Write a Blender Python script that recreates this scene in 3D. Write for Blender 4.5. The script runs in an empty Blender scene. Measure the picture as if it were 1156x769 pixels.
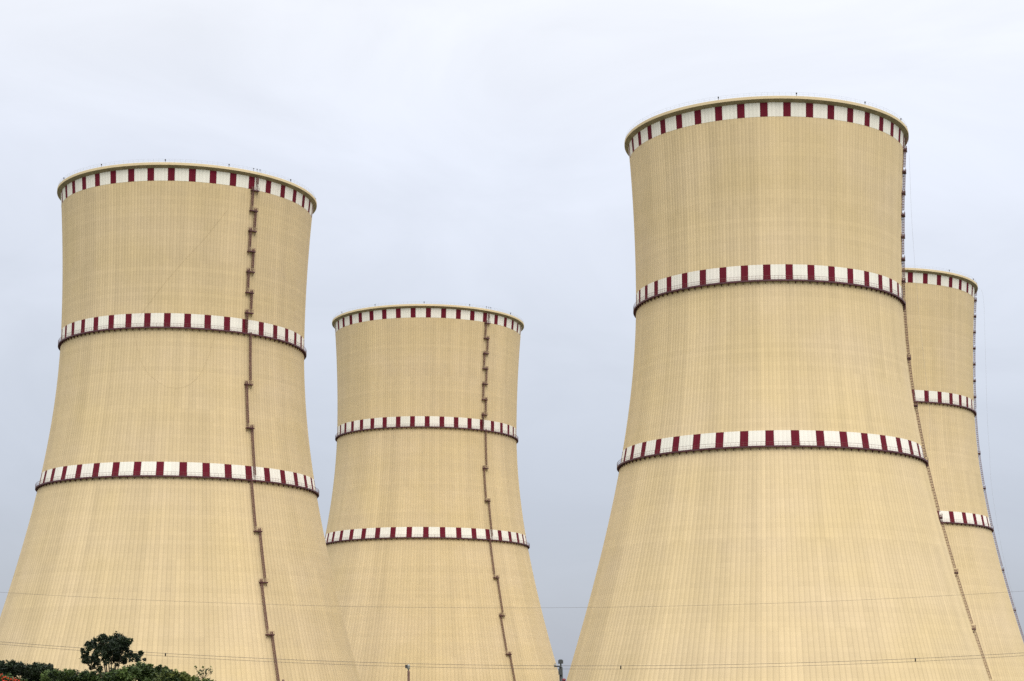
import bpy, bmesh, math, random
from math import sin, cos, pi, radians, sqrt, floor
from mathutils import Vector, Matrix
random.seed(7)
scene = bpy.context.scene
C = scene.collection

# ------------------------------------------------------------------ helpers
def link(o, parent=None):
    C.objects.link(o)
    if parent is not None:
        o.parent = parent
    return o

def mesh_obj(name, verts, faces, mats, parent=None, mat_idx=None, smooth=False, cols=None):
    me = bpy.data.meshes.new(name)
    me.from_pydata(verts, [], faces)
    for m in (mats if isinstance(mats, (list, tuple)) else [mats]):
        me.materials.append(m)
    if mat_idx is not None:
        me.polygons.foreach_set('material_index', mat_idx)
    me.polygons.foreach_set('use_smooth', [smooth] * len(faces))
    if cols is not None:
        a = me.color_attributes.new('tone', 'FLOAT_COLOR', 'POINT')
        flat = []
        for c in cols:
            flat += [c, c, c, 1.0]
        a.data.foreach_set('color', flat)
    me.update()
    return link(bpy.data.objects.new(name, me), parent)

def empty(name, loc, rotz=0):
    o = bpy.data.objects.new(name, None)
    o.empty_display_size = 1
    o.location = loc
    o.rotation_euler = (0, 0, rotz)
    return link(o)

def tag(o, label, cat, group=None, kind=None):
    o['label'] = label
    o['category'] = cat
    if group: o['group'] = group
    if kind: o['kind'] = kind
    return o

class MB:
    """collects bars, boxes and tubes into one mesh"""
    def __init__(s):
        s.v = []; s.f = []
    def box(s, c, ax, ay, az):
        """box centred on c with half-axes ax, ay, az (vectors)"""
        c, ax, ay, az = Vector(c), Vector(ax), Vector(ay), Vector(az)
        n = len(s.v)
        for k in (-1, 1):
            for j in (-1, 1):
                for i in (-1, 1):
                    s.v.append(tuple(c + i * ax + j * ay + k * az))
        for q in ((0,2,3,1),(4,5,7,6),(0,1,5,4),(2,6,7,3),(0,4,6,2),(1,3,7,5)):
            s.f.append(tuple(n + a for a in q))
    def bar(s, a, b, w, n=4):
        s.tube([a, b], w / 2, n)
    def tube(s, pts, r, n=6, closed=False):
        pts = [Vector(p) for p in pts]
        rr = r if isinstance(r, (list, tuple)) else [r] * len(pts)
        base = len(s.v); m = len(pts)
        for i, p in enumerate(pts):
            if closed:
                t = pts[(i + 1) % m] - pts[i - 1]
            else:
                t = pts[min(i + 1, m - 1)] - pts[max(i - 1, 0)]
            t.normalize()
            u = t.cross(Vector((0, 0, 1)))
            if u.length < 1e-3: u = t.cross(Vector((0, 1, 0)))
            u.normalize(); w = t.cross(u)
            for k in range(n):
                a = 2 * pi * (k + .5) / n
                s.v.append(tuple(p + rr[i] * (cos(a) * u + sin(a) * w)))
        for i in range(m if closed else m - 1):
            j = (i + 1) % m
            for k in range(n):
                k2 = (k + 1) % n
                s.f.append((base + i*n + k, base + i*n + k2, base + j*n + k2, base + j*n + k))
        if not closed:
            s.f.append(tuple(base + k for k in range(n))[::-1])
            s.f.append(tuple(base + (m-1)*n + k for k in range(n)))
    def build(s, name, mat, parent=None, smooth=False):
        return mesh_obj(name, s.v, s.f, mat, parent, smooth=smooth)

# ------------------------------------------------------------------ materials
class NT:
    def __init__(s, name):
        s.m = bpy.data.materials.new(name); s.m.use_nodes = True
        s.t = s.m.node_tree; s.b = s.t.nodes['Principled BSDF']
    def n(s, typ, **kw):
        x = s.t.nodes.new(typ)
        for k, v in kw.items():
            if hasattr(x, k) and k not in ('inputs',): setattr(x, k, v)
        return x
    def l(s, a, b): s.t.links.new(a, b)
    def val(s, sock, v):
        if isinstance(v, (int, float)): sock.default_value = v
        elif isinstance(v, tuple): sock.default_value = v
        else: s.l(v, sock)
    def math(s, op, a, b=None, c=None, clamp=False):
        x = s.n('ShaderNodeMath', operation=op); x.use_clamp = clamp
        s.val(x.inputs[0], a)
        if b is not None: s.val(x.inputs[1], b)
        if c is not None: s.val(x.inputs[2], c)
        return x.outputs[0]
    def comb(s, x, y, z):
        c = s.n('ShaderNodeCombineXYZ')
        for i, v in enumerate((x, y, z)): s.val(c.inputs[i], v)
        return c.outputs[0]
    def white(s, vec):
        w = s.n('ShaderNodeTexWhiteNoise', noise_dimensions='3D'); s.l(vec, w.inputs['Vector'])
        return w.outputs['Value']
    def noise(s, vec, scale, detail=4, rough=.55):
        w = s.n('ShaderNodeTexNoise'); s.l(vec, w.inputs['Vector'])
        w.inputs['Scale'].default_value = scale; w.inputs['Detail'].default_value = detail
        w.inputs['Roughness'].default_value = rough
        return w.outputs['Fac']
    def mix(s, f, a, b, blend='MIX'):
        x = s.n('ShaderNodeMix', data_type='RGBA', blend_type=blend)
        s.val(x.inputs['Factor'], f); s.val(x.inputs['A'], a); s.val(x.inputs['B'], b)
        return x.outputs['Result']

def shell_like(name, base, tint, amount, rough=.85, joints=True):
    """weathered paint on a ribbed, slip-formed concrete shell: strips, lifts, streaks"""
    k = NT(name)
    tc = k.n('ShaderNodeTexCoord'); sp = k.n('ShaderNodeSeparateXYZ'); k.l(tc.outputs['Object'], sp.inputs[0])
    oi = k.n('ShaderNodeObjectInfo')
    seed = k.math('MULTIPLY', oi.outputs['Random'], 97.0)
    ang = k.math('ARCTAN2', sp.outputs['Y'], sp.outputs['X'])
    u = k.math('MULTIPLY', k.math('ADD', ang, pi), 240 / (2 * pi))
    z = sp.outputs['Z']
    col = k.math('FLOOR', u)
    lift = k.math('FLOOR', k.math('DIVIDE', z, 1.35))
    a1 = k.white(k.comb(col, 3.0, seed))                                  # single strips
    colw = k.math('FLOOR', k.math('DIVIDE', u, 7.0))
    a2 = k.white(k.comb(colw, 11.0, seed))                                # wide paint passes
    tier = k.math('FLOOR', k.math('DIVIDE', z, 24.0))
    a3 = k.white(k.comb(k.math('FLOOR', k.math('DIVIDE', u, 2.0)), tier, seed))
    a4 = k.white(k.comb(col, lift, seed))                                 # single panels
    a5 = k.white(k.comb(7.0, lift, seed))                                 # lifts
    sv = k.comb(k.math('MULTIPLY', u, .55), k.math('MULTIPLY', z, .035), seed)
    st = k.noise(sv, 1.0, 5, .6)                                          # run-off streaks
    sv2 = k.comb(k.math('MULTIPLY', u, .03), k.math('MULTIPLY', z, .03), seed)
    bl = k.noise(sv2, 1.0, 4, .55)                                        # large blotches
    t = k.math('MULTIPLY', k.math('SUBTRACT', a1, .5), .065)
    for v, w in ((a2, .045), (a3, .055), (a4, .035), (a5, .05)):
        t = k.math('ADD', t, k.math('MULTIPLY', k.math('SUBTRACT', v, .5), w))
    t = k.math('ADD', t, k.math('MULTIPLY', k.math('SUBTRACT', st, .5), .11))
    t = k.math('ADD', t, k.math('MULTIPLY', k.math('SUBTRACT', bl, .5), .12))
    if joints:
        fz = k.math('FRACT', k.math('DIVIDE', z, 1.35))
        j = k.math('LESS_THAN', fz, .07)
        t = k.math('SUBTRACT', t, k.math('MULTIPLY', j, .05))
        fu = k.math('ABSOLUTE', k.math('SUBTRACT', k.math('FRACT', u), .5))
        t = k.math('ADD', t, k.math('MULTIPLY', k.math('GREATER_THAN', a2, .86), .03))   # a few repainted strips
        g = k.math('GREATER_THAN', fu, .38)                                # groove shade painted into the tone, so the ribs stand out
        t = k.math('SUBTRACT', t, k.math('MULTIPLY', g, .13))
    t = k.math('ADD', t, k.math('MULTIPLY', k.math('SUBTRACT', oi.outputs['Random'], .5), .06))   # one tower has faded more than another
    bright = k.math('MULTIPLY_ADD', t, amount, 1.0)
    hue = k.noise(k.comb(k.math('MULTIPLY', u, .05), k.math('MULTIPLY', z, .05), k.math('ADD', seed, 5.0)), 1.0, 3)
    hue = k.math('MULTIPLY_ADD', k.math('SUBTRACT', hue, .5), 2.2, .5, clamp=True)
    c = k.mix(hue, base + (1,), tint + (1,))
    vm = k.n('ShaderNodeVectorMath', operation='SCALE'); k.l(c, vm.inputs[0]); k.l(bright, vm.inputs['Scale'])
    k.l(vm.outputs[0], k.b.inputs['Base Color'])
    k.b.inputs['Roughness'].default_value = rough
    k.b.inputs['Specular IOR Level'].default_value = .25
    return k.m

def paint(name, base, rough=.6, var=.25, scale=1.5, metallic=0):
    k = NT(name)
    tc = k.n('ShaderNodeTexCoord')
    f = k.noise(tc.outputs['Object'], scale, 5, .6)
    b = tuple(x * (1 - var) for x in base) + (1,); d = tuple(min(1, x * (1 + var)) for x in base) + (1,)
    f2 = k.math('MULTIPLY_ADD', k.math('SUBTRACT', f, .5), 2.0, .5, clamp=True)
    k.l(k.mix(f2, b, d), k.b.inputs['Base Color'])
    k.b.inputs['Roughness'].default_value = rough
    k.b.inputs['Metallic'].default_value = metallic
    return k.m

def leaf_mat(name, a, b):
    k = NT(name)
    at = k.n('ShaderNodeAttribute', attribute_name='tone')
    k.l(k.mix(at.outputs['Fac'], a + (1,), b + (1,)), k.b.inputs['Base Color'])
    k.b.inputs['Roughness'].default_value = .55
    k.b.inputs['Specular IOR Level'].default_value = .3
    return k.m

M_shell = shell_like('beige_shell_paint', (.645, .507, .282), (.658, .522, .325), 1.0)
M_inner = paint('bare_concrete', (.32, .30, .27), .9)
M_soffit = paint('grimy_shaded_soffit', (.27, .23, .15), .95, .25, .4)  # concrete darkened for grime and for the overhang's shade, both in the colour
M_cornice = shell_like('beige_cornice_paint', (.70, .58, .36), (.68, .55, .35), .7, joints=False)
M_white = shell_like('white_band_paint', (.83, .82, .725), (.84, .80, .72), .55)
M_red = shell_like('maroon_band_paint', (.145, .0055, .020), (.125, .007, .018), .9)
M_maroon = paint('maroon_gallery_paint', (.085, .022, .030), .55, .3, .6)
M_ladder = paint('brown_ladder_paint', (.17, .078, .066), .6, .3, .8)
M_grey = paint('galvanised_grey', (.33, .33, .34), .5, .2, 1.2)
M_dark = paint('dark_lamp_housing', (.03, .03, .035), .5, .2, 2)
M_cable = paint('weathered_rope', (.36, .28, .16), .9, .2, 1)
M_wire = paint('black_conductor', (.10, .085, .08), .6, .2, 3)
M_pole = paint('dark_steel_pole', (.05, .055, .055), .6, .3, 2)
M_brown = paint('rusty_brown_post', (.17, .095, .07), .8, .3, 3)
M_redcap = paint('dark_red_cap', (.16, .008, .014), .5, .2, 3)
M_porcelain = paint('grey_porcelain', (.30, .30, .27), .35, .2, 5)
M_bark = paint('bark', (.10, .075, .055), .9, .35, 3)
M_leaf_dark = leaf_mat('dark_leaves', (.009, .017, .010), (.040, .062, .022))
M_leaf_mid = leaf_mat('mid_green_leaves', (.012, .026, .009), (.098, .150, .032))
M_leaf_light = leaf_mat('light_green_leaves', (.024, .045, .012), (.20, .23, .05))
M_flower = leaf_mat('orange_red_petals', (.66, .06, .010), (.60, .012, .03))

# ------------------------------------------------------------------ cooling tower
CAMZ = 3.0
A0, Z0, BU, BL = 40.0417, 123.6092 + CAMZ, 148.09, 99.836
def R(z):
    b = BU if z > Z0 else BL
    return A0 * sqrt(1 + ((z - Z0) / b) ** 2)
TOP, CORN_R, CORN_B = 175.0, 43.342, 173.473
G1, G1R = 118.703 + CAMZ, 40.96
G2, G2R = 70.837 + CAMZ, 46.18
RIBS, PER = 240, 5
RIBH = (0, 0, .055, .055, .0)          # one rib period
SEG = RIBS * PER
CS = [(cos(2*pi*i/SEG), sin(2*pi*i/SEG)) for i in range(SEG)]

def revolve_ribbed(zs, off):
    v = []; f = []
    for z in zs:
        r = R(z) + off
        for i, (c, s) in enumerate(CS):
            rr = r + RIBH[i % PER]
            v.append((rr * c, rr * s, z))
    for k in range(len(zs) - 1):
        for i in range(SEG):
            j = (i + 1) % SEG
            f.append((k*SEG + i, k*SEG + j, (k+1)*SEG + j, (k+1)*SEG + i))
    return v, f

def ring_profile(pts, n=360):
    """closed profile (r, z) revolved about the tower axis"""
    v = []; f = []; m = len(pts)
    for i in range(n):
        a = 2 * pi * i / n
        for r, z in pts: v.append((r * cos(a), r * sin(a), z))
    for i in range(n):
        j = (i + 1) % n
        for k in range(m):
            l = (k + 1) % m
            f.append((i*m + k, j*m + k, j*m + l, i*m + l))
    return v, f

def P(ang, r, z): return Vector((r * cos(ang), r * sin(ang), z))

STRIPE = -1.5        # degrees: centre of the stripe next to the ladder
def band(name, z0, z1, root):
    n = max(3, int((z1 - z0) / 1.2))
    zs = [z0 + (z1 - z0) * k / n for k in range(n + 1)]
    v, f = revolve_ribbed(zs, .035)
    # close the band top and bottom back onto the shell
    nv = len(v)
    for z in (z0, z1):
        for i, (c, s) in enumerate(CS):
            rr = R(z) - .05
            v.append((rr*c, rr*s, z))
    last = (len(zs) - 1) * SEG
    idx = []
    W = 9
    def red(i):
        a = (i + .5) * 360 / SEG - STRIPE
        return abs(((a + 4.5) % 9) - 4.5) < 1.38
    for k in range(n):
        for i in range(SEG): idx.append(1 if red(i) else 0)
    for i in range(SEG):
        j = (i + 1) % SEG
        f.append((nv + i, nv + j, j, i)); idx.append(1 if red(i) else 0)
    for i in range(SEG):
        j = (i + 1) % SEG
        f.append((last + i, last + j, nv + SEG + j, nv + SEG + i)); idx.append(1 if red(i) else 0)
    return mesh_obj(name, v, f, [M_white, M_red], root, mat_idx=idx)

LZ = [168.95, 162.25, 155.6, 148.9, 142.2, 135.35, 128.7, G1 + .5, 105.25, 91.0, G2 + .5, 57.75, 41.6, 25.4, 9.5]

def ladder_flight(z0, z1, s, root):
    """caged ladder between heights z0 < z1, s metres to the side of the landing middle"""
    mb = MB()
    def pt(z, out, side):
        r = R(z)
        return Vector((r + out, s + side, z))
    n = max(2, int((z1 - z0) / 1.5))
    zz = [z0 + (z1 - z0) * k / n for k in range(n + 1)]
    for sd in (-.27, .27):
        mb.tube([pt(z, .25, sd) for z in zz], .045, 4)
    k = z0 + .3
    while k < z1:
        mb.bar(pt(k, .25, -.27), pt(k, .25, .27), .05, 4); k += .33
    hoop = [(.25, -.30), (.42, -.40), (.65, -.37), (.85, -.2), (.92, 0), (.85, .2), (.65, .37), (.42, .40), (.25, .30)]
    k = z0 + 1.6 if z0 > 9.6 else z0 + 2.2
    while k < z1:
        mb.tube([pt(k, o, sd) for o, sd in hoop], .06, 4); k += .8
    for o, sd in hoop[1:-1]:
        zs = [z for z in zz if z >= z0 + 1.2]
        if len(zs) > 1: mb.tube([pt(z, o, sd) for z in zs], .05, 4)
    k = z0 + .8
    while k < z1:
        for sd in (-.27, .27): mb.bar(pt(k, -.02, sd), pt(k, .25, sd), .06, 4)
        k += 2.4
    return mb.build('ladder_flight', M_ladder, root)

def landing(z, root):
    """steel platform with brackets; its handrail is a piece of its own"""
    mb = MB(); r = R(z)
    w, d = 1.35, 1.05
    mb.box((r + d/2, 0, z), (d/2, 0, 0), (0, w, 0), (0, 0, .07))
    mb.box((r + d + .03, 0, z + .0), (.03, 0, 0), (0, w, 0), (0, 0, .17))
    for s in (-w, w): mb.box((r + d/2, s * .985, z + .0), (d/2, 0, 0), (0, .03, 0), (0, 0, .16))
    for s in (-1.1, 1.1):
        mb.bar((r + d * .9, s, z - .07), (R(z - 1.1) + .02, s, z - 1.1), .13)
    o = mb.build('landing', M_maroon, root)
    h = MB()
    for zz in (.55, 1.1):
        h.tube([(r + .1, -w, z + zz), (r + d, -w, z + zz), (r + d, w, z + zz), (r + .1, w, z + zz)], .04, 4)
    for s in (-w, -w/2, 0, w/2, w): h.bar((r + d, s, z + .07), (r + d, s, z + 1.1), .07)
    h.build('handrail', M_ladder, o)
    return o

def make_tower():
    root = empty('cooling_tower', (0, 0, 0))
    # shell: ribbed outside and smooth inside
    zs = [0.0]
    while zs[-1] < TOP - 1.2: zs.append(zs[-1] + 1.9)
    zs[-1] = TOP - .9
    v, f = revolve_ribbed(zs, 0)
    idx = [0] * len(f); nv = len(v); NI = 120
    iz = [0.0 + (TOP - .9) * k / 30 for k in range(31)]
    for z in iz:
        for i in range(NI):
            a = 2 * pi * i / NI; v.append(((R(z) - .45) * cos(a), (R(z) - .45) * sin(a), z))
    for k in range(30):
        for i in range(NI):
            j = (i + 1) % NI
            f.append((nv + k*NI + j, nv + k*NI + i, nv + (k+1)*NI + i, nv + (k+1)*NI + j)); idx.append(1)
    mesh_obj('shell', v, f, [M_shell, M_inner], root, mat_idx=idx)
    # cornice: overhanging walkway at the top
    ri = R(TOP) - .8
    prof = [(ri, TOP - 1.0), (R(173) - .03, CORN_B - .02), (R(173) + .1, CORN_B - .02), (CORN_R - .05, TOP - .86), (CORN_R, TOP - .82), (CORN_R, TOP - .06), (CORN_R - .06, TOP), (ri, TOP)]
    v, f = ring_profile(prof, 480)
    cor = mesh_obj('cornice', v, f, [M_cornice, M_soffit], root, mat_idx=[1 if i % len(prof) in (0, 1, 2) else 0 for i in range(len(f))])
    h = MB()
    for hz in (.55, 1.1):
        h.tube([P(2*pi*i/240, CORN_R - .25, TOP + hz) for i in range(240)], .014, 4, closed=True)
    for i in range(160):
        a = 2 * pi * i / 160; h.bar(P(a, CORN_R - .25, TOP - .05), P(a, CORN_R - .25, TOP + 1.1), .036)
    h.build('railing', M_grey, cor)
    # gate posts where the ladder comes up through the cornice
    for sd in (-1.1, .2, 1.3):
        g = MB()
        g.bar((CORN_R - .5, sd, TOP - .05), (CORN_R - .5, sd, TOP + 1.0), .10)
        g.box((CORN_R - .5, sd, TOP + 1.05), (.11, 0, 0), (0, .14, 0), (0, 0, .14))
        g.build('gate_post', M_dark, cor)
    for dg in (-100, -70, -40, -13, 20, 52):
        a = radians(dg)
        m = MB(); c = P(a, CORN_R - .4, TOP)
        m.tube([c - Vector((0, 0, .05)), c + Vector((0, 0, .75))], .07, 6)
        m.tube([c + Vector((0, 0, .6)), c + Vector((0, 0, .7)), c + Vector((0, 0, 1.0)), c + Vector((0, 0, 1.1))], [.14, .2, .2, .1], 8)
        m.build('obstruction_light', M_dark, cor)
    # painted bands
    band('painted_band', 166.403 + CAMZ, CORN_B - .03, root)
    band('painted_band', G1 + .2, G1 + 4.917, root)
    band('painted_band', G2 + .2, G2 + 4.843, root)
    # galleries
    for gz, gr in ((G1, G1R), (G2, G2R)):
        rs = R(gz) - .04
        v, f = ring_profile([(rs, gz + .1), (gr - .22, gz + .1), (gr - .2, gz - .03), (gr, gz - .03), (gr, gz + .42), (gr - .08, gz + .42), (gr - .1, gz + .26), (rs, gz + .26)], 360)
        mb = MB(); mb.v = v; mb.f = f
        for i in range(120):
            a = 2 * pi * (i + .3) / 120
            t = Vector((-sin(a), cos(a), 0)) * .07; n = Vector((cos(a), sin(a), 0))
            b0 = len(mb.v)
            for sgn in (-1, 1):
                for q in (P(a, gr - .12, gz + .1), P(a, gr - .12, gz - .18), P(a, R(gz - .75), gz - .75), P(a, rs, gz + .1)):
                    mb.v.append(tuple(q + sgn * t))
            mb.f += [(b0, b0+1, b0+2, b0+3), (b0+7, b0+6, b0+5, b0+4)]
            for q in range(4):
                q2 = (q + 1) % 4; mb.f.append((b0 + q, b0 + 4 + q, b0 + 4 + q2, b0 + q2))
        gal = mb.build('gallery', M_maroon, root)
        h = MB()
        for hz, rad in ((.85, .03), (1.5, .04)):
            h.tube([P(2*pi*i/240, gr - .06, gz + hz) for i in range(240)], rad, 4, closed=True)
        for i in range(240):
            a = 2 * pi * i / 240; h.bar(P(a, gr - .06, gz + .3), P(a, gr - .06, gz + 1.5), .05 if i % 2 else .07)
        h.build('gallery_railing', M_ladder, gal)
    # ladder: flights step from side to side between the landings
    z_hi = CORN_B - .02; side = 1
    for z in LZ:
        ladder_flight(z + .02, z_hi, side * .72, root)
        if abs(z - G1 - .5) > .1 and abs(z - G2 - .5) > .1: landing(z, root)
        z_hi = z + (1.0 if z not in (G1 + .5, G2 + .5) else .3); side = -side
    ladder_flight(.02, z_hi, side * .72, root)
    return root

def children(o): return [c for c in bpy.data.objects if c.parent == o]
def copy_tree(o, kids, parent=None):
    c = o.copy(); C.objects.link(c); c.parent = parent
    for ch in kids.get(o.name, []): copy_tree(ch, kids, c)
    return c

def rope(name, pts, r, mat, root):
    m = MB(); m.tube(pts, r, 5)
    return m.build(name, mat, root, smooth=True)

tower = make_tower()
kids = {}
for o in bpy.data.objects:
    if o.parent: kids.setdefault(o.parent.name, []).append(o)
GRP = 'beige cooling towers with striped bands'
SP = [
 ((-131.353, 610.618), -48.16, 'beige cooling tower at the far left, tree in front, brown ladder on its right half'),
 ((-65.731, 819.136), -48.0, 'smaller looking beige cooling tower standing between the two nearest ones, its ladder in view'),
 ((59.106, 546.768), -14.07, 'largest and tallest looking beige cooling tower, bare face, ladder along its right outline'),
 ((124.822, 753.597), -13.63, 'beige cooling tower at the right edge, its left part hidden behind the tallest one'),
]
towers = []
for i, ((x, y), rot, lab) in enumerate(SP):
    t = tower if i == 0 else copy_tree(tower, kids)
    t.location = (x, y, 0); t.rotation_euler = (0, 0, radians(rot))
    tag(t, lab, 'cooling tower', GRP); towers.append(t)

# ropes and cables hanging on the towers (angles are world angles, brought into the tower's own frame)
def loc(rot, deg, out, zc): 
    z = zc + CAMZ; a = radians(deg - rot); return P(a, R(z) + out, z)
def smooth_pts(p, n=6):
    out = []
    for i in range(len(p) - 1):
        p0, p1, p2, p3 = p[max(i-1, 0)], p[i], p[i+1], p[min(i+2, len(p)-1)]
        for k in range(n):
            t = k / n
            out.append(.5*((2*p1) + (p2-p0)*t + (2*p0-5*p1+4*p2-p3)*t*t + (3*p1-p0-3*p2+p3)*t**3))
    out.append(p[-1]); return out
rA = SP[0][1]
rope('hanging_cable', smooth_pts([loc(rA, d, .16, z) for d, z in [(-60.5,158.5),(-66.91,151.8),(-72.56,146.27),(-78.23,141.43),(-83.9,136.41),(-89.63,131.21),(-94.27,126.66),(-98.5,122.5)]]), .015, M_cable, towers[0])
rope('hanging_cable', smooth_pts([loc(rA, d, .16, z) for d, z in [(-100.9,118.6),(-100.41,117.33),(-97.79,110.39),(-95.44,106.62),(-92.0,103.43),(-86.75,100.57),(-82.11,99.48),(-77.58,99.86),(-73.46,101.71),(-69.7,105.31),(-66.68,110.93),(-64.43,116.82),(-63.9,118.6)]]), .012, M_cable, towers[0])
rope('hanging_cable', smooth_pts([loc(SP[2][1], -10, o, z) for o, z in [(1.2,171.4),(2.29,157.2),(3.21,142.0),(4.5,118.8),(4.76,109.4),(4.81,99.9),(4.2,86),(.9,71.1)]]), .022, M_grey, towers[2])
rope('hanging_cable', smooth_pts([loc(SP[3][1], -12, o, z) for o, z in [(1.2,171.4),(3.59,167.8),(5.01,143.6),(5.11,117.8),(4.72,103.1),(3.53,88.6),(2.46,66.9),(1.98,52.6),(.6,30)]]), .022, M_grey, towers[3])

# ------------------------------------------------------------------ camera
F_PX, PITCH, ROLL, CX, CY = 2081.565, .15563, -.00115, 647.45, 473.294
cam_d = bpy.data.cameras.new('camera'); cam = link(bpy.data.objects.new('camera', cam_d))
cam_d.sensor_fit = 'HORIZONTAL'; cam_d.sensor_width = 36
cam_d.lens = F_PX / 1156 * 36
cam_d.shift_x = -(CX - 578) / 1156
cam_d.shift_y = (CY - 384.5) / 1156
cam_d.clip_start = .5; cam_d.clip_end = 12000
cam.matrix_world = Matrix.Translation((0, 0, CAMZ)) @ Matrix.Rotation(pi/2 + PITCH, 4, 'X') @ Matrix.Rotation(ROLL, 4, 'Z')
scene.camera = cam

def at(px, py, Y):
    """point of the place seen at photo pixel (px, py), Y metres away"""
    u, w = (px - CX) / F_PX, -(py - CY) / F_PX
    d = Vector((u, cos(PITCH) - w * sin(PITCH), sin(PITCH) + w * cos(PITCH)))
    return Vector((0, 0, CAMZ)) + d * (Y / d.y)

# ------------------------------------------------------------------ ground
k = NT('dry_grass_ground')
tc = k.n('ShaderNodeTexCoord')
k.l(k.mix(k.noise(tc.outputs['Object'], .05, 8, .65), (.07, .085, .035, 1), (.19, .165, .10, 1)), k.b.inputs['Base Color'])
k.b.inputs['Roughness'].default_value = .95
n = 96; gv = [(0, 300, 0)]; gf = []
for rr in (150, 500, 1500, 9000):
    gv += [(rr*cos(2*pi*i/n), 300 + rr*sin(2*pi*i/n), 0) for i in range(n)]
for i in range(n):
    j = (i+1) % n; gf.append((0, 1+i, 1+j))
    for q in range(3): gf.append((1+q*n+i, 1+(q+1)*n+i, 1+(q+1)*n+j, 1+q*n+j))
g = mesh_obj('ground', gv, gf, k.m); g['kind'] = 'structure'

# ------------------------------------------------------------------ trees
def leaf_cloud(clumps, per, size, flat=.6):
    """leaf-sized folded faces scattered through ragged clumps; clumps = (centre, radius)"""
    v = []; f = []; cols = []
    for c, r in clumps:
        tone = random.gauss(.36, .2)
        cnt = int(per * (r / .5) ** 2.3)
        tw = [(Vector((random.gauss(0, 1), random.gauss(0, 1), random.gauss(0, 1))).normalized() * r * random.random() ** .45) for _ in range(max(5, cnt // 9))]
        for _ in range(cnt):
            t = random.choice(tw)
            p = c + Vector((t.x, t.y, t.z * .85)) + Vector((random.gauss(0, .16), random.gauss(0, .16), random.gauss(0, .13))) * r
            nrm = Vector((random.gauss(0, 1), random.gauss(0, 1), random.gauss(flat, 1))).normalized()
            a = nrm.orthogonal().normalized(); a.rotate(Matrix.Rotation(random.random() * 6.28, 3, nrm)); b = nrm.cross(a)
            s = size * random.uniform(.6, 1.35); b0 = len(v)
            for q in (a * s, b * s * .42 + nrm * s * .12, -a * s, -b * s * .42 + nrm * s * .12): v.append(tuple(p + q))
            f.append((b0, b0+1, b0+2, b0+3))
            tc_ = min(1, max(0, tone + random.gauss(0, .22))); cols += [tc_] * 4
    return v, f, cols

def tree(name, label, cat, base, clumps, per, size, mat, trunk_r=.16, group=None, branch=10, extra=None):
    root = empty(name, base); tag(root, label, cat, group)
    B = Vector(base)
    cl = [(c - B, r) for c, r in clumps]
    v, f, cols = leaf_cloud(cl, per, size)
    mesh_obj('crown', v, f, mat, root, cols=cols)
    mb = MB()
    top = sum((c for c, r in cl), Vector()) / len(cl)
    fork = Vector((top.x * .35, top.y * .35, top.z * .62))
    mid = fork * .5 + Vector((trunk_r * .8, 0, 0))
    mb.tube(smooth_pts([Vector((0, 0, -.05)), mid, fork]), [trunk_r * (1.25 - .5 * i / 12) for i in range(13)], 8)
    ch = sorted(cl, key=lambda q: -q[1])[:branch]
    for c, r in ch:
        m = fork.lerp(c, .5) + Vector((random.uniform(-.1, .1), random.uniform(-.1, .1), random.uniform(-.05, .25)))
        pts = smooth_pts([fork, m, c], 4)
        mb.tube(pts, [trunk_r * .55 * (1 - .8 * i / (len(pts)-1)) for i in range(len(pts))], 5)
        for _ in range(3):
            e = c + Vector((random.gauss(0, .5), random.gauss(0, .5), random.gauss(.1, .4))) * r
            mb.bar(m.lerp(c, .7), e, trunk_r * .16, 4)
    mb.build('trunk', M_bark, root, smooth=True)
    if extra: extra(root, B)
    return root

# the round dark tree in front of the left tower
DT = 110; ppm = DT / F_PX
tl = [(99.9,726.6,5),(115.5,720.8,6.5),(132.8,720.6,6.8),(145.5,723.2,4),(95.6,739,5.5),(97.3,746,5),(106,744,6),(114.6,731,7.5),(127,729.5,7.5),
      (139,728.4,6.8),(108,738,5),(120,739,6),(132,738.5,6),(145.7,737.5,4.4),(153.5,741,4.6),(158,737.6,3.8),(162.3,743.6,2.6),(139.5,746.5,4.2),(103.5,752.5,3.8),
      (124,722,5),(106,722.5,3.6),(119,748,3.4),(131,750.5,3.4),(148,745,3),(112,755,4),(128,757,4.5),(93,734,3),(110,749,4),(119,743.5,4.6),(126.5,745,4.4),(134,744,4.6),(141,741,4.6),(150,740,3.8),(155,745.5,3.4),(100,732.5,3.8),(121,733,7),(134,733.5,6),(104,728,5),(138,722,5.5),(142,733,4)]
cl = []
for x, y, r in tl:
    c = at(x, y, DT + random.uniform(-1.3, 1.3)); cl.append((c, r * ppm * 1.0))
b = at(124, 757, DT); b.z = 0
tree('round_tree', 'dark round crowned tree standing clear in front of the left tower', 'tree', tuple(b), cl, 1250, .085, M_leaf_dark, .11, branch=7)

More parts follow.
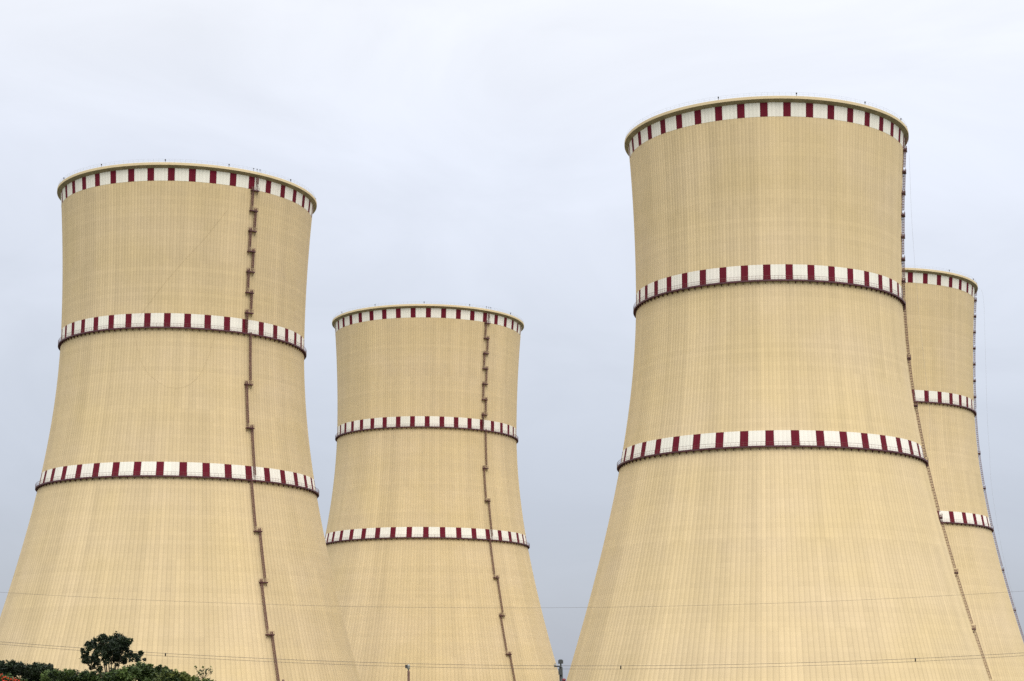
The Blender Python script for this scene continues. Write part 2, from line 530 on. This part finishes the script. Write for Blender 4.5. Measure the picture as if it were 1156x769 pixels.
def mass(top, Y0, depth, seed, zlow=1.8, rmin=.3, rmax=.55):
    """clumps that fill a crown under a skyline given in photo pixels at distance Y0"""
    random.seed(seed); out = []
    xs = [p[0] for p in top]; n = int((xs[-1] - xs[0]) * Y0 / F_PX * 24)
    def sky(x):
        for (xa, ya), (xb, yb) in zip(top, top[1:]):
            if xa <= x <= xb: return ya + (yb - ya) * (x - xa) / (xb - xa)
    for i in range(n):
        x = random.uniform(xs[0], xs[-1]); t = random.random()
        Y = Y0 + random.uniform(0, depth)
        c = at(x, sky(x), Y0); h = c.z; r = random.uniform(rmin, rmax)
        z = h - r * .8 - (h - zlow) * (t ** 1.6) * .9
        c = Vector((c.x * Y / Y0, Y, z - random.random() * .1))
        out.append((c, r))
    for (xa, ya), (xb, yb) in zip(top, top[1:]):      # the ragged skyline itself
        m = max(1, int((xb - xa) / 5))
        for k in range(m):
            x = xa + (xb - xa) * (k + random.random()) / m; c = at(x, sky(x), Y0)
            r = random.uniform(.16, .34); c.z -= r * .8; c.y += random.uniform(-.3, .8); out.append((c, r))
    return out

def bush(label, top, Y0, depth, seed, mat, base_px, per=720, size=.088, group=None, extra=None):
    c = at(base_px, 760, Y0 + depth * .4); c.z = 0
    return tree('bushy_tree', label, 'tree', tuple(c), mass(top, Y0, depth, seed), per, size, mat, .14, group, 8, extra)

GT = 'leafy trees along the bottom left'
bush('dark leafy tree filling the bottom left corner behind the orange red blossom', [(-22,748),(-8,745),(6,744.5),(18,744.8),(26,748.5),(34,746.5),(44,748),(55,749),(62,753.5),(68,757)], 118, 4.0, 11, M_leaf_dark, 20, group=GT)
bush('low dark tree left of the round crowned tree, its top nearly level', [(56,753),(66,755.5),(75,754),(84,756),(95,757),(108,757.5),(120,759),(130,760)], 114, 3.5, 12, M_leaf_mid, 92, group=GT)
bush('green tree with sunny yellowish leaves right below the round crowned tree', [(118,759),(128,757),(138,754),(148,750),(158,747),(166,748.5),(174,748.5),(182,751),(190,752.5),(194,757),(198,760)], 106, 3.0, 13, M_leaf_mid, 158, group=GT)
bush('light green bushy tree sloping down to the right end of the greenery', [(176,757),(184,754),(192,756),(200,757),(208,758.5),(214,762.5),(222,764.5),(230,765.5),(240,767.5),(246,771)], 103, 2.6, 14, M_leaf_light, 208, group=GT)

# slender sapling at the right end
random.seed(21)
base = at(229, 765, 104); base.z = 0
sap = empty('sapling', tuple(base)); tag(sap, 'thin sapling with sparse upright twigs at the right end of the greenery', 'sapling')
mb = MB(); v = []; f = []; cols = []
hub = at(229, 766, 104) - base
mb.tube([Vector((0, 0, -.05)), hub * .5 + Vector((.04, 0, 0)), hub], [.05, .04, .03], 6)
cl = []
for px, py in [(220.5,753.5),(223,759),(226,756.5),(230,754),(233.5,755.5),(237.5,754.5),(238,758),(233,760),(222,763),(228,761)]:
    t = at(px, py, 104 + random.uniform(-.3, .3)) - base
    mb.tube(smooth_pts([hub, hub.lerp(t, .5) + Vector((0, 0, -.05)), t], 3), .012, 4)
    cl.append((t, .13))
v, f, cols = leaf_cloud(cl, 420, .065)
mesh_obj('crown', v, f, M_leaf_mid, sap, cols=cols); mb.build('trunk', M_bark, sap)

# flowering tree in the corner: leaves and petals are separate parts
def petals(root, B):
    random.seed(31); cl = []
    for px, py, r in [(0,761,2.2),(3,764,2.6),(8,764,2.2),(11,766.5,2.6),(16,766,2.2),(18,768,2.6),(22,768,2.2),(27,769,2),(5,768,3),(12,769,3),(20,770,3),(-6,762,4),(-12,760,4),(-18,765,4),(28,771,3)]:
        c = at(px, py, 92.6 + random.uniform(-.2, .5)) - B; cl.append((c, r * .045))
    v, f, cols = leaf_cloud(cl, 420, .048, 1.0)
    mesh_obj('blossom', v, f, M_flower, root, cols=cols)
random.seed(30)
cl = mass([(-30,762),(-18,758),(-8,759),(2,760),(10,762),(18,764.5),(26,767),(34,770)], 93, 2.5, 15, 1.6, .2, .35)
b = at(-4, 765, 94); b.z = 0
tree('flowering_tree', 'tree with orange red blossom cut off by the bottom left corner', 'tree', tuple(b), cl, 700, .08, M_leaf_mid, .12, None, 6, petals)

# ------------------------------------------------------------------ overhead lines, poles
DW = 150
def quad(pts):
    """least-squares parabola through photo points -> function"""
    import numpy as np
    c = np.polyfit([p[0] for p in pts], [p[1] for p in pts], 2); return lambda x: float(np.polyval(c, x))
low_top = quad([(0,723.5),(45,726.5),(90,731),(180,738),(250,741),(330,745),(400,747.3),(460,749),(560,751),(634,751.6),(700,751.6),(800,750.6),(960,746),(1033,743.6),(1156,738.6)])
low_bot = quad([(0,726),(45,729.5),(90,734),(180,741),(250,744),(330,748.3),(400,750.8),(460,752.6),(560,754.6),(634,755.2),(700,755.2),(800,754),(960,749.3),(1033,747),(1156,742)])
up = quad([(0,667.3),(45,671.3),(110,674.4),(340,683),(500,685.8),(600,686.4),(690,685.6),(750,684.4),(850,682),(1000,676.5),(1140,669)])
def wire(fn, name, r, parent=None, Y=DW, base=None):
    m = MB(); o = Vector(base) if base is not None else Vector()
    m.tube([at(x, fn(x), Y) - o for x in range(-460, 1661, 40)], r, 6)
    return m.build(name, M_wire, parent, smooth=True)
# utility pole between the two middle towers
pb = at(634.5, 768, DW); pole_top = at(632.6, 746.4, DW); pb.z = 0
lean = (pole_top - at(634.6, 768.5, DW)); pb.x = pole_top.x - lean.x * (pole_top.z / lean.z) * .35
pr = empty('utility_pole', tuple(pb)); tag(pr, 'dark leaning pole with a boxy head, in the gap between the two middle towers', 'pole')
L = pole_top - pb
mb = MB(); mb.tube([Vector((0,0,-.05)), L * .5, L * .93], [.19, .165, .14], 10); mb.build('shaft', M_pole, pr, smooth=True)
mb = MB(); mb.box(L * .99, (.2,0,0), (0,.16,0), (0,0,.14)); mb.box(L * .99 + Vector((0,0,.165)), (.13,0,0), (0,.11,0), (0,0,.03)); mb.bar(L*.93, L*.98, .12, 6); mb.build('lamp_head', M_pole, pr)
za = at(632, 752.5, DW).z - pb.z
mb = MB(); mb.box((L.x - .22, -.2, za), (.3,0,0), (0,.06,0), (0,0,.06)); mb.build('cross_arm', M_pole, pr)
mb = MB(); mb.box((L.x - .02, -.26, za - .42), (.16,0,0), (0,.1,0), (0,0,.24)); mb.build('junction_box', M_pole, pr)
for sx in (-.45,):
    m = MB(); zt = za + .06; m.tube([(L.x + sx, -.2, zt), (L.x + sx, -.2, zt + .06), (L.x + sx, -.2, zt + .12), (L.x + sx, -.2, zt + .18)], [.05, .09, .05, .07], 8)
    m.build('insulator', M_porcelain, pr)
# lower pair of conductors with its clamps
o = at(634, 753, DW); o.z = 0
pl = empty('power_line', (0, DW, 0)); tag(pl, 'lower pair of sagging wires crossing the whole picture, held by small clamps', 'power line')
pl_o = Vector((0, DW, 0))
wire(low_top, 'conductor', .014, pl, base=pl_o); wire(low_bot, 'conductor', .012, pl, DW + .1, base=pl_o)
for x in (186.5, 700.5, 1033):
    m = MB(); a = at(x, low_top(x) - .4, DW) - pl_o; bb = at(x, low_bot(x) + .3, DW + .1) - pl_o
    m.tube([a, a.lerp(bb, .25), a.lerp(bb, .75), bb], [.035, .055, .055, .035], 8)
    m.build('clamp', M_dark, pl)
tag(wire(up, 'overhead_wire', .008), 'single thin wire high across the lower part of all four towers', 'wire')
# brown post with an insulator under the wires
def post(label, px, pytop, Y, r, mat, name='post', head=None, cap=None, bend=0):
    t = at(px, pytop, Y); b = Vector((t.x, t.y, 0)); e = empty(name, tuple(b)); tag(e, label, 'post')
    h = t.z
    m = MB(); m.tube([(bend, 0, -.05), (bend*.6, 0, h * .6), (0, 0, h - .1), (-.03, 0, h)], [r*1.1, r, r, r * .8], 10); m.build('shaft', mat, e, smooth=True)
    if head:
        m = MB(); hh = h + head
        m.tube([(-.02, 0, h - .02), (-.02, 0, h + .12), (-.02, 0, h + .16), (-.02, 0, h + .3), (-.02, 0, h + .36), (-.02, 0, hh)], [.06, .06, .15, .09, .15, .07], 10)
        m.build('insulator', M_porcelain, e, smooth=True)
        m = MB(); m.box((-.17, 0, h + .34), (.11,0,0), (0,.09,0), (0,0,.13)); m.build('bracket', M_dark, e)
    if cap:
        m = MB(); m.tube([(-.03, 0, h), (-.03, 0, h + .05), (-.03, 0, h + cap), (-.03, 0, h + cap + .08)], [r * 1.6, r * 2.0, r * 2.0, r * 1.1], 12); m.build('cap', M_redcap, e, smooth=True)
    return e
post('thin brown post with a grey insulator touching the lower wires', 461, 757, DW, .10, M_brown, 'steel_post', head=.5, bend=.05)
post('short brown post tip beside the foot of the left tower ladder', 319.5, 766.8, DW, .10, M_brown, 'steel_post', bend=.02)
post('post with dark red cap at the bottom edge beside the dark leaning pole', 636.8, 768.8, DW - 4, .08, M_pole, 'marker_post', cap=.11)

# ------------------------------------------------------------------ light: overcast day
SUN_EL, SUN_AZ = 52.0, 168.0        # azimuth clockwise from +Y (view direction): behind the camera, to the right
sd = bpy.data.lights.new('sun', 'SUN'); sun = link(bpy.data.objects.new('sun', sd))
sd.energy = 1.45; sd.angle = radians(40); sd.color = (1.0, .95, .87)
dirv = Vector((sin(radians(SUN_AZ)) * cos(radians(SUN_EL)), cos(radians(SUN_AZ)) * cos(radians(SUN_EL)), sin(radians(SUN_EL))))
sun.rotation_euler = (-dirv).to_track_quat('-Z', 'Y').to_euler()
sun.location = dirv * 400

w = bpy.data.worlds.new('World'); scene.world = w; w.use_nodes = True
t = w.node_tree; N = t.nodes; Lk = t.links
bg = N['Background']
sky = N.new('ShaderNodeTexSky'); sky.sky_type = 'NISHITA'; sky.sun_disc = False
sky.sun_elevation = radians(SUN_EL); sky.sun_rotation = radians(SUN_AZ); sky.dust_density = 3; sky.air_density = 1.0
nb = N.new('ShaderNodeBackground'); nb.inputs['Strength'].default_value = .03
Lk.new(sky.outputs[0], nb.inputs['Color'])
# cloud deck: dim blue grey at the horizon, about three times brighter overhead, softly mottled
tcw = N.new('ShaderNodeTexCoord'); sp = N.new('ShaderNodeSeparateXYZ'); Lk.new(tcw.outputs['Generated'], sp.inputs[0])
ramp = N.new('ShaderNodeValToRGB'); Lk.new(sp.outputs['Z'], ramp.inputs[0])
cr = ramp.color_ramp
def setramp(stops):
    while len(cr.elements) > 1: cr.elements.remove(cr.elements[-1])
    cr.elements[0].position = stops[0][0]; cr.elements[0].color = stops[0][1] + (1,)
    for p, c in stops[1:]:
        e = cr.elements.new(p); e.color = c + (1,)
setramp([(0, (.37, .40, .465)), (.10, (.475, .50, .575)), (.19, (.61, .635, .70)), (.29, (.755, .78, .85)), (.375, (.87, .88, .91)), (.6, (1.25, 1.25, 1.28)), (1, (1.9, 1.89, 1.89))])
mp = N.new('ShaderNodeMapping'); mp.inputs['Scale'].default_value = (3.0, 3.0, 8.0); Lk.new(tcw.outputs['Generated'], mp.inputs[0])
nz = N.new('ShaderNodeTexNoise'); nz.inputs['Scale'].default_value = 1.6; nz.inputs['Detail'].default_value = 9; nz.inputs['Roughness'].default_value = .55; nz.inputs['Distortion'].default_value = 1.2
Lk.new(mp.outputs[0], nz.inputs['Vector'])
mr = N.new('ShaderNodeMapRange'); mr.inputs['From Min'].default_value = .3; mr.inputs['From Max'].default_value = .7; mr.inputs['To Min'].default_value = .95; mr.inputs['To Max'].default_value = 1.05
Lk.new(nz.outputs['Fac'], mr.inputs['Value'])
xz = N.new('ShaderNodeMath'); xz.operation = 'MULTIPLY'; Lk.new(sp.outputs['X'], xz.inputs[0]); Lk.new(sp.outputs['Z'], xz.inputs[1])
gr = N.new('ShaderNodeMath'); gr.operation = 'MULTIPLY_ADD'; Lk.new(xz.outputs[0], gr.inputs[0]); gr.inputs[1].default_value = .42   # the cloud is thinner towards the right
Lk.new(mr.outputs[0], gr.inputs[2])
sc = N.new('ShaderNodeVectorMath'); sc.operation = 'SCALE'; Lk.new(ramp.outputs[0], sc.inputs[0]); Lk.new(gr.outputs[0], sc.inputs['Scale'])
Lk.new(sc.outputs[0], bg.inputs['Color']); bg.inputs['Strength'].default_value = 1.0
add = N.new('ShaderNodeAddShader'); Lk.new(bg.outputs[0], add.inputs[0]); Lk.new(nb.outputs[0], add.inputs[1])
Lk.new(add.outputs[0], N['World Output'].inputs['Surface'])

vs = scene.view_settings
vs.view_transform = 'Standard'; vs.look = 'None'; vs.exposure = 0; vs.gamma = 1; vs.use_curve_mapping = False
scene.cycles.max_bounces = 6
scene.cycles.use_denoising = False
scene.cycles.filter_width = 1.5
